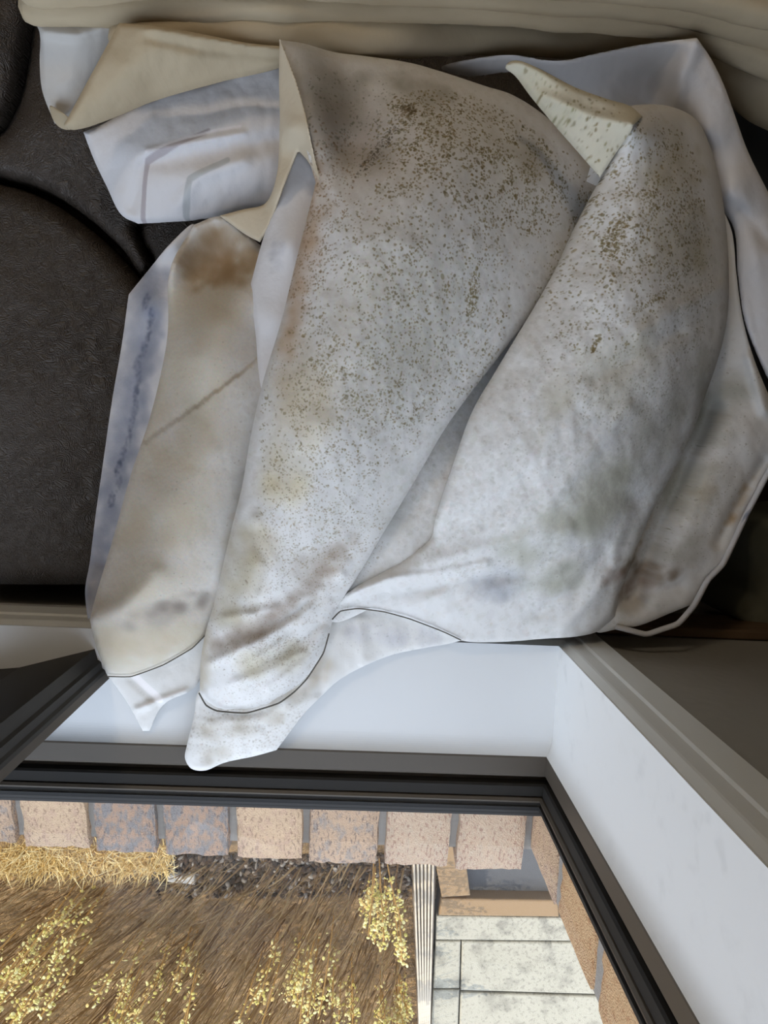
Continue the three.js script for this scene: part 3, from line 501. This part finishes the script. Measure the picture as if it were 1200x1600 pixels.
// ------------------------------------------------------------------ the mouldy curtain
{
  const cur = group('curtain', V(0, 0, 0));
  tag(cur, 'bunched pale curtain with mould-speckled lining lying over the white window sill', 'curtain');
  // hem that pokes over the window frame
  mesh('hem', sheet([[312, 1078, 0.030], [303, 1120, 0.026], [292, 1165, 0.024], [289, 1185, 0.022], [299, 1201, 0.02], [320, 1204, 0.02], [350, 1192, 0.02], [400, 1181, 0.02], [432, 1172, 0.02, 1], [450, 1148, 0.02], [475, 1115, 0.02], [505, 1085, 0.02], [525, 1066, 0.018], [560, 1045, 0.014], [610, 1024, 0.012], [660, 1013, 0.010], [700, 1006, 0.010], [724, 1000, 0.012, 1], [690, 975, 0.018], [640, 950, 0.022], [580, 935, 0.022], [530, 935, 0.026], [480, 1000, 0.03], [400, 1060, 0.028], [340, 1075, 0.028]],
    [[360, 1140, 0.034], [450, 1100, 0.034], [520, 1010, 0.026], [590, 985, 0.022], [650, 990, 0.016]], { roll: 5, wr: 0.0014, wrS: 30, seedN: 1, creases: [[-0.004, 10, 0, [515, 960], [510, 1010], [500, 1080]], [0.004, 12, 0, [560, 970], [570, 1040]], [0.002, 7, 0, [330, 1130], [420, 1120], [480, 1060]]] }), hemCloth, cur);
  mesh('hem', sheet([[150, 1005, 0.03], [168, 1052, 0.02], [200, 1100, 0.014], [223, 1142, 0.008, 1], [234, 1142, 0.008, 1], [247, 1112, 0.012], [262, 1096, 0.014], [300, 1078, 0.012], [312, 1062, 0.014], [328, 1000, 0.018, 1], [335, 950, 0.02], [250, 1000, 0.02]],
    [[250, 1060, 0.018], [290, 1040, 0.016]], { roll: 4, wr: 0.0009, seedN: 2, creases: [[0.004, 5, 0, [215, 1108], [250, 1094], [290, 1080]], [-0.003, 8, 0, [206, 1060], [245, 1098]]] }), hemCloth, cur);
  // side face at the left edge
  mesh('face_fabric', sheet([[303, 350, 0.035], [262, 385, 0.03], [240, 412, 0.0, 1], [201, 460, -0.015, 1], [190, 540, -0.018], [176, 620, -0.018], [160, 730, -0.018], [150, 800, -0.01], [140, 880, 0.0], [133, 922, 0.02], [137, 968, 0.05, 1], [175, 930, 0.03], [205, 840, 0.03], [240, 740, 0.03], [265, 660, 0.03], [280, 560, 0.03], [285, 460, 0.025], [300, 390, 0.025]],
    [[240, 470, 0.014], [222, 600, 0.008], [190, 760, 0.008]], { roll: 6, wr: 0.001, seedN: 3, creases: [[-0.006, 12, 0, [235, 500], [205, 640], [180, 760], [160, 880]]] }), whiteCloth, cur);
  // left fold
  mesh('lining', sheet([[262, 440, 0.06, 1], [270, 408, 0.068], [303, 351, 0.066, 1], [345, 338, 0.07], [385, 365, 0.072], [415, 390, 0.07, 1], [420, 520, 0.07], [440, 620, 0.07], [420, 700, 0.06], [390, 800, 0.055], [362, 920, 0.045], [336, 958, 0.04, 1], [322, 990, 0.035], [300, 1012, 0.03], [255, 1038, 0.025], [205, 1056, 0.022], [168, 1056, 0.025, 1], [150, 1010, 0.05], [140, 968, 0.062, 1], [150, 930, 0.055], [177, 840, 0.05], [205, 740, 0.05], [232, 660, 0.05], [250, 590, 0.05], [262, 520, 0.055]],
    [[340, 400, 0.045], [300, 410, 0.05], [385, 455, 0.088], [335, 500, 0.092], [300, 470, 0.06], [300, 560, 0.088], [360, 560, 0.095], [330, 700, 0.092], [265, 780, 0.088], [320, 820, 0.08], [235, 890, 0.085], [290, 900, 0.072], [190, 945, 0.078], [250, 975, 0.058], [310, 945, 0.052], [200, 1000, 0.06], [250, 1010, 0.042]],
    { roll: 9, skirt: 0.035, seedN: 4, creases: [[-0.003, 14, 1, [216, 698], [260, 668], [300, 640], [350, 603], [412, 555]], [0.005, 18, 0, [138, 968], [190, 950], [250, 900]], [-0.006, 26, 0, [250, 960], [320, 930]], [-0.006, 22, 0, [300, 440], [345, 420], [400, 385]]] }), lining, cur);
  // narrow smooth strip beside the main fold
  mesh('lining', sheet([[438, 298, 0.1], [466, 234, 0.1], [504, 290, 0.098], [500, 400, 0.1], [470, 500, 0.1], [430, 640, 0.085, 1], [410, 612, 0.085], [399, 520, 0.087], [391, 446, 0.087, 1], [412, 370, 0.092]], [[445, 380, 0.112], [425, 500, 0.1]], { roll: 8, skirt: 0.05, seedN: 5 }), whiteCloth, cur);
  // valley between the two big folds
  mesh('lining', sheet([[850, 380, 0.045], [925, 290, 0.045], [970, 300, 0.045], [880, 520, 0.055], [800, 690, 0.06], [740, 830, 0.055], [710, 890, 0.05], [600, 940, 0.04], [520, 972, 0.03], [495, 950, 0.03], [540, 830, 0.032], [630, 680, 0.04], [740, 520, 0.045]], [[790, 560, 0.055], [690, 720, 0.064], [620, 840, 0.064], [570, 910, 0.05]], { roll: 3, seedN: 6, wr: 0.0012 }), lining, cur);
  // right lower side panel
  mesh('lining', sheet([[1128, 330, 0.085], [1143, 360, 0.085], [1151, 430, 0.08], [1161, 500, 0.075], [1178, 560, 0.07], [1202, 620, 0.066], [1225, 680, 0.062], [1200, 735, 0.055, 1], [1165, 803, 0.05], [1130, 878, 0.05], [1105, 905, 0.045], [1083, 944, 0.04, 1], [1050, 957, 0.035], [1000, 977, 0.03], [965, 983, 0.025], [930, 986, 0.02], [945, 900, 0.03], [1000, 780, 0.035], [1060, 660, 0.045], [1100, 500, 0.055], [1115, 400, 0.07]],
    [[1130, 620, 0.055], [1120, 760, 0.062], [1060, 850, 0.052], [1170, 680, 0.066]], { roll: 4, wr: 0.0012, seedN: 7, creases: [[-0.028, 20, 0, [1105, 640], [1060, 760], [1015, 860], [990, 930]], [0.006, 12, 0, [1085, 715], [1045, 810], [1010, 890]], [-0.004, 12, 0, [1000, 930], [1060, 915]], [0.006, 9, 0, [1170, 560], [1195, 640]], [-0.005, 8, 0, [1195, 720], [1150, 790], [1120, 850]]] }), lining, cur);
  // main fold
  mesh('lining', sheet([[436, 62, 0.146, 1, 5], [475, 68, 0.14], [520, 81, 0.115], [565, 87, 0.105], [640, 98, 0.1], [690, 112, 0.097], [760, 135, 0.092], [800, 148, 0.088], [860, 188, 0.085], [950, 290, 0.07, 1], [935, 350, 0.068], [900, 400, 0.078], [848, 472, 0.093], [795, 538, 0.1], [702, 660, 0.1], [652, 745, 0.09], [601, 830, 0.078], [556, 905, 0.062], [524, 952, 0.05, 1], [518, 975, 0.045], [505, 1020, 0.041], [478, 1060, 0.038], [435, 1098, 0.034], [385, 1113, 0.032], [340, 1110, 0.032], [312, 1085, 0.036, 1], [314, 1030, 0.048], [322, 985, 0.056], [335, 940, 0.065], [358, 840, 0.085], [378, 760, 0.1], [390, 690, 0.11], [410, 600, 0.122], [440, 500, 0.132], [462, 410, 0.138], [480, 340, 0.148], [494, 283, 0.154, 1, 4], [478, 230, 0.155, 0, 4], [468, 180, 0.153, 0, 4], [450, 120, 0.15, 0, 4]],
    [[492, 180, 0.156], [502, 235, 0.158], [472, 120, 0.152], [540, 160, 0.125], [545, 230, 0.132], [600, 280, 0.165], [560, 380, 0.178], [620, 180, 0.138], [720, 230, 0.15], [700, 330, 0.168], [820, 280, 0.118], [780, 400, 0.135], [640, 470, 0.168], [540, 520, 0.172], [700, 560, 0.126], [500, 660, 0.158], [590, 660, 0.14], [450, 780, 0.132], [540, 800, 0.112], [420, 900, 0.105], [490, 900, 0.085], [380, 1000, 0.082], [450, 1000, 0.06], [360, 1070, 0.055], [420, 1070, 0.05]],
    { roll: 16, skirt: 0.05, wr: 0.0012, wrS: 34, seedN: 8, creases: [[0.004, 6, 0, [515, 940], [460, 990], [400, 1030]], [-0.003, 7, 0, [500, 975], [440, 1020], [370, 1050]], [0.003, 6, 0, [470, 1020], [420, 1050], [360, 1070]], [0.003, 7, 0, [545, 880], [500, 920], [440, 950], [350, 965]], [-0.004, 9, 0, [400, 830], [415, 880], [395, 950]], [0.006, 9, 0, [535, 900], [470, 965], [390, 1010], [330, 1035]], [-0.005, 12, 0, [520, 905], [440, 970], [350, 1000]], [0.0035, 8, 0, [400, 810], [420, 870], [405, 930]], [0.004, 8, 0, [505, 985], [480, 1030], [420, 1075]]] }), lining, cur);
  // peaked fold at the upper left of it
  mesh('lining', sheet([[437, 59, 0.155, 1, 3], [460, 120, 0.162, 0, 3], [478, 180, 0.167, 0, 3], [488, 230, 0.168, 0, 3], [501, 284, 0.164, 1, 3], [480, 250, 0.148], [466, 234, 0.135, 1], [440, 300, 0.115], [421, 352, 0.095], [406, 378, 0.085, 1], [385, 367, 0.078], [343, 337, 0.072, 1], [380, 327, 0.08], [414, 318, 0.09], [431, 280, 0.108], [437, 200, 0.125], [436, 120, 0.14]], [[452, 200, 0.148]], { step: 2, roll: 6, seedN: 9 }), cloth({ color: 0xcdbfa6 }), cur);
  // right fold
  mesh('lining', sheet([[988, 200, 0.172, 1, 4], [965, 235, 0.16, 0, 8], [938, 280, 0.145], [905, 345, 0.135], [880, 400, 0.13], [850, 455, 0.126], [820, 505, 0.123], [775, 580, 0.117], [740, 640, 0.112], [705, 735, 0.1], [680, 812, 0.085], [673, 842, 0.078], [640, 868, 0.068], [600, 893, 0.06], [560, 915, 0.052], [528, 938, 0.045, 1, 6], [535, 955, 0.038, 0, 3], [560, 951, 0.036, 0, 3], [600, 956, 0.034, 0, 3], [640, 967, 0.03, 0, 3], [690, 986, 0.025, 0, 3], [722, 1001, 0.022, 0, 3], [780, 1003, 0.02, 0, 4], [850, 998, 0.022, 0, 4], [905, 994, 0.024, 0, 4], [935, 986, 0.027], [962, 964, 0.032, 1], [968, 930, 0.04], [985, 885, 0.05], [1010, 820, 0.06], [1045, 750, 0.072], [1080, 680, 0.085], [1105, 610, 0.096], [1125, 550, 0.102], [1137, 490, 0.106], [1139, 430, 0.107], [1136, 370, 0.107], [1126, 290, 0.11], [1110, 230, 0.115], [1088, 187, 0.12], [1050, 167, 0.132], [1010, 163, 0.148], [975, 168, 0.15], [950, 182, 0.15, 1]],
    [[1020, 230, 0.158], [960, 320, 0.158], [1050, 330, 0.155], [930, 450, 0.163], [1040, 470, 0.158], [860, 570, 0.148], [960, 600, 0.156], [1050, 600, 0.135], [790, 690, 0.13], [890, 720, 0.138], [990, 720, 0.115], [740, 800, 0.1], [840, 810, 0.112], [940, 820, 0.092], [720, 870, 0.075], [820, 875, 0.076], [900, 900, 0.06], [620, 920, 0.052], [700, 930, 0.048], [790, 945, 0.042], [880, 955, 0.038]],
    { roll: 15, skirt: 0.05, wr: 0.0018, wrS: 46, seedN: 10, creases: [[0.006, 7, 0, [545, 930], [610, 905], [690, 895], [760, 880]], [-0.004, 10, 0, [600, 930], [700, 912], [800, 895]], [0.003, 8, 0, [700, 960], [760, 925], [840, 905], [900, 870]], [-0.004, 10, 0, [840, 960], [900, 920], [940, 860]], [0.004, 10, 0, [880, 980], [930, 930], [960, 880]], [0.003, 8, 0, [640, 950], [690, 930], [720, 900]], [0.005, 12, 0, [560, 918], [660, 885], [740, 862], [820, 842], [890, 828]], [-0.005, 22, 0, [690, 840], [760, 800], [820, 760]], [0.003, 12, 0, [1000, 520], [1060, 480], [1130, 450]], [-0.003, 14, 0, [930, 590], [990, 560], [1060, 520]], [0.003, 14, 0, [860, 780], [930, 700], [980, 640]], [-0.004, 18, 0, [950, 880], [1000, 780]], [0.003, 8, 0, [960, 860], [985, 800]]] }), lining, cur);
  // turned-over flap of the right fold
  mesh('lining', sheet([[790, 104, 0.162], [797, 96, 0.164], [812, 95, 0.165], [840, 106, 0.166], [900, 137, 0.168], [950, 155, 0.168], [985, 166, 0.166], [1004, 182, 0.168, 1, 6], [991, 194, 0.179, 1, 3], [985, 207, 0.172, 0, 3], [962, 240, 0.158, 0, 3], [938, 276, 0.146, 1, 3], [905, 238, 0.148], [870, 198, 0.148], [830, 150, 0.15], [805, 117, 0.155]], [[880, 165, 0.166], [935, 215, 0.163]], { step: 3, roll: 9, seedN: 11, creases: [[0.003, 9, 0, [850, 150], [920, 180], [985, 195]]] }), flapCloth, cur);
  // white back of the curtain behind the right fold
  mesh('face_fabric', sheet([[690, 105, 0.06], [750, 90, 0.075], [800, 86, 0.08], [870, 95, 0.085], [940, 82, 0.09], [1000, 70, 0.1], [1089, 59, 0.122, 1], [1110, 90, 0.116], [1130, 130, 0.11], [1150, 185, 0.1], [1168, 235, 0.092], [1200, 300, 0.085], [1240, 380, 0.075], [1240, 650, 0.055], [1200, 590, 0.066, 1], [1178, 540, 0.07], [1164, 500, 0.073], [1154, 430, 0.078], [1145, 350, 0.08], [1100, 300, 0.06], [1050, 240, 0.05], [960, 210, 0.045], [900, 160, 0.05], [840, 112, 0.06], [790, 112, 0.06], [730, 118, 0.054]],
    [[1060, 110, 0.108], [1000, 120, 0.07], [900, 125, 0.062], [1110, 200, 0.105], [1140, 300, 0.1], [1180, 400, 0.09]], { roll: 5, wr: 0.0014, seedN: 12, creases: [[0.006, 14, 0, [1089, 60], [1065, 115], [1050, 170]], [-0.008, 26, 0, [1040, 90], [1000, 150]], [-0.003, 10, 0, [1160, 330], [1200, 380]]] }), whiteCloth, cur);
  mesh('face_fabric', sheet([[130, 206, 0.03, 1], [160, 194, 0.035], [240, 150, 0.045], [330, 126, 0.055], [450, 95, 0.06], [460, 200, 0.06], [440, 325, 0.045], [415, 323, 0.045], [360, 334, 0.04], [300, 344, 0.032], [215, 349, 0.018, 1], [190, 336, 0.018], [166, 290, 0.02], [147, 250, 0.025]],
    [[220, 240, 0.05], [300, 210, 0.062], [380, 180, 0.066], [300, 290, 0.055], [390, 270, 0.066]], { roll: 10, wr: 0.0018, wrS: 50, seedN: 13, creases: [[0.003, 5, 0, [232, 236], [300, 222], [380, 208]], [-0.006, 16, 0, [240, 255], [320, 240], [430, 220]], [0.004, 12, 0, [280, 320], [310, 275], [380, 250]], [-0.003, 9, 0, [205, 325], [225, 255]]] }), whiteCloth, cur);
  // stitched hem lines, their shadow gap drawn dark, and the white side edge
  const line = (pts, r, m, name) => mesh(name, tube(pts.map((p) => P(p[0], p[1], p[2])), r, 60), m, cur);
  line([[311, 1083, 0.042], [322, 1102, 0.039], [340, 1111, 0.038], [385, 1114, 0.038], [435, 1099, 0.041], [460, 1081, 0.044], [480, 1060, 0.047], [505, 1021, 0.049], [514, 990, 0.05]], 0.0008, stitchShadeM, 'stitch_shade_line');
  line([[519, 968, 0.045], [532, 955, 0.042], [560, 951, 0.04], [600, 956, 0.037], [640, 967, 0.033], [690, 986, 0.028], [720, 1000, 0.025]], 0.0007, stitchShadeM, 'stitch_shade_line');
  line([[168, 1057, 0.027], [205, 1057, 0.024], [255, 1039, 0.027], [300, 1013, 0.032], [322, 991, 0.037]], 0.0006, stitchShadeM, 'stitch_shade_line');
  line([[1215, 710, 0.06], [1200, 738, 0.06], [1165, 806, 0.054], [1130, 880, 0.052], [1106, 906, 0.05], [1085, 945, 0.046], [1060, 974, 0.04], [1035, 983, 0.036], [1010, 991, 0.032], [985, 985, 0.03], [962, 979, 0.028]], 0.0028, whiteCloth, 'side_edge');
}
// ------------------------------------------------------------------ the beige curtain heaped at the back
{
  const c = group('curtain', V(0, 0, 0));
  tag(c, 'beige curtain gathered in long soft folds along the back, clear of mould', 'curtain');
  mesh('fold', foldTube([[170, 60, 0.085, 26], [300, 57, 0.09, 28], [440, 57, 0.09, 28], [600, 56, 0.085, 28], [700, 56, 0.06, 27], [870, 64, 0.045, 22], [1000, 72, 0.04, 19], [1100, 98, 0.04, 26], [1200, 152, 0.04, 38], [1270, 190, 0.04, 40]], { sn: 1 }), beigeCloth, c);
  mesh('fold', foldTube([[30, 10, 0.09, 24], [200, 14, 0.1, 22], [440, 14, 0.105, 19], [700, 14, 0.1, 18], [870, 27, 0.1, 17], [1060, 42, 0.095, 19], [1200, 90, 0.09, 28], [1270, 118, 0.09, 30]], { sn: 5 }), beigeCloth, c);
  mesh('fold', foldTube([[20, -14, 0.11, 20], [440, -12, 0.11, 16], [700, -8, 0.115, 15], [870, 4, 0.115, 16], [1060, 17, 0.115, 18], [1200, 48, 0.11, 22], [1270, 66, 0.11, 24]], { sn: 9 }), beigeCloth, c);
  mesh('fold', foldTube([[20, -40, 0.12, 24], [700, -32, 0.125, 18], [1060, -8, 0.13, 18], [1200, 16, 0.13, 22], [1270, 30, 0.13, 22]], { sn: 13 }), beigeCloth, c);
  mesh('fold', foldTube([[20, -80, 0.11, 34], [700, -70, 0.115, 34], [1060, -50, 0.12, 34], [1270, -20, 0.12, 34]], { sn: 17 }), beigeCloth, c);
  // draped corner at the left end
  mesh('drape', sheet([[45, -10, 0.08], [52, 28, 0.08], [62, 52, 0.078], [62, 100, 0.06], [66, 142, 0.05], [85, 192, 0.045, 1], [112, 180, 0.05], [150, 120, 0.065], [200, 50, 0.08], [220, -10, 0.09]], [[110, 60, 0.085], [95, 130, 0.065]], { roll: 9, wr: 0.001, seedN: 20, creases: [[0.006, 10, 0, [62, 50], [120, 55], [180, 40]]] }), cloth({ color: 0xc9c5bf }), c);
  mesh('drape', sheet([[186, 36, 0.12, 1], [165, 75, 0.112], [135, 130, 0.095], [105, 186, 0.08], [100, 196, 0.076], [112, 202, 0.074], [136, 198, 0.074, 1], [180, 182, 0.07], [240, 157, 0.072], [340, 128, 0.09], [450, 98, 0.102], [460, 80, 0.11], [380, 66, 0.12], [300, 50, 0.13], [240, 40, 0.134]], [[220, 80, 0.124], [200, 130, 0.106], [160, 160, 0.09], [300, 95, 0.116]], { roll: 10, wr: 0.001, seedN: 21, creases: [[-0.003, 9, 0, [235, 60], [320, 78], [440, 88]]] }), beigeCloth, c);
  mesh('drape', sheet([[78, 165, 0.06], [92, 172, 0.07], [106, 182, 0.078], [120, 196, 0.074], [108, 202, 0.06], [92, 198, 0.055], [82, 185, 0.055]], [[97, 186, 0.066]], { step: 2, roll: 4, seedN: 22, wr: 0.0004 }), beigeCloth, c);
}
// ------------------------------------------------------------------ sofa, cushions
{
  const leatherBump = noiseTex(512, (x, y) => {
    const w = tile((a, b) => fbm2(a * 5, b * 5, 2), x, y), f = tile((a, b) => 1 - Math.abs(fbm2(a * 26 + 1.4 * n2(a * 6, b * 6), b * 26 + 1.4 * n2(a * 6 + 9, b * 6), 3)) * 2, x, y); const v = 120 + 70 * f + 40 * w; return [clamp(v, 0, 255), clamp(v, 0, 255), clamp(v, 0, 255)];
  }, false);
  const leather = std({ color: 0x443c35, roughness: 0.5, bumpMap: rep(leatherBump, 7, 7), bumpScale: 0.006 });
  const sofa = group('sofa', V(0, 0, 0)); tag(sofa, 'dark brown leather sofa under the curtains beside the window', 'sofa');
  const pad = (o, inner, opt) => mesh('cushion', sheet(o, inner, { step: 8, roll: 34, thick: 0.08, wr: 0.002, wrS: 60, drop: 1.5, ...opt }), leather, sofa);
  pad([[-120, 262, -0.06], [-20, 282, -0.06], [60, 306, -0.06], [130, 350, -0.06], [190, 404, -0.06], [222, 444, -0.06], [300, 560, -0.06], [340, 700, -0.06], [340, 915, -0.06, 1], [-120, 912, -0.06, 1]], [[60, 600, -0.042], [40, 800, -0.045], [200, 700, -0.05], [240, 560, -0.055]], { seedN: 31 });
  pad([[-120, 222, -0.06], [0, 210, -0.06], [28, 165, -0.06], [46, 90, -0.06], [60, -60, -0.06, 1], [420, -60, -0.06, 1], [420, 250, -0.06], [235, 330, -0.06], [212, 348, -0.06], [222, 380, -0.06], [238, 412, -0.06, 1], [222, 428, -0.06], [192, 390, -0.06], [132, 336, -0.06], [62, 292, -0.06], [-18, 270, -0.06], [-120, 250, -0.06]], [[60, 200, -0.045], [200, 100, -0.045], [300, 250, -0.055]], { seedN: 32, roll: 22 });
  pad([[222, 350, -0.065], [420, 260, -0.065], [440, 500, -0.065], [300, 500, -0.065], [248, 418, -0.065]], [[330, 400, -0.05]], { seedN: 33, roll: 16 });
  pad([[-120, -60, -0.05, 1], [52, -60, -0.05, 1], [38, 85, -0.05], [20, 155, -0.05], [-6, 200, -0.05], [-120, 212, -0.05]], [[-30, 60, -0.025]], { seedN: 34, roll: 24 });
  const a = P(-140, 930, -0.14), b = P(985, -60, -0.14);
  mesh('base', box(a.x, b.x, FL + 0.05, -0.125, 0.05, b.z + 0.3, 0.02), leather, sofa);
  for (const [x, z] of [[a.x - 0.06, 0.1], [b.x + 0.06, 0.1], [a.x - 0.06, b.z + 0.25], [b.x + 0.06, b.z + 0.25]]) mesh('leg', new THREE.CylinderGeometry(0.022, 0.016, 0.055, 12).translate(x, FL + 0.0275, z), woodMat, sofa);
  const sl = mesh('cushion', sheet([[1050, 90, -0.03], [1150, 110, -0.02], [1280, 130, -0.02], [1290, 560, -0.03], [1150, 620, -0.03], [1070, 560, -0.03]], [[1150, 330, 0.01]], { step: 8, roll: 40, thick: 0.12, seedN: 35 }), std({ color: 0x3c4048, roughness: 0.7, bumpMap: rep(weaveBump, 8, 8), bumpScale: 0.0004 }));
  tag(sl, 'dark slate cushion showing past the white flap beneath beige folds', 'cushion');
  const gr = mesh('cushion', sheet([[1168, 835, -0.09], [1184, 814, -0.09], [1215, 806, -0.09], [1290, 800, -0.09], [1290, 1000, -0.09], [1215, 990, -0.1], [1178, 980, -0.1], [1146, 960, -0.1], [1150, 938, -0.1], [1163, 920, -0.1], [1166, 880, -0.09]], [[1220, 900, -0.07]], { roll: 16, thick: 0.1, seedN: 36, wr: 0.003 }), std({ color: 0x6f6f60, roughness: 0.9, bumpMap: rep(weaveBump, 8, 8), bumpScale: 0.0004 }));
  tag(gr, 'grey-green cushion in the dark corner by the wooden wall rail', 'cushion');
}
renderer.render(scene, camera);
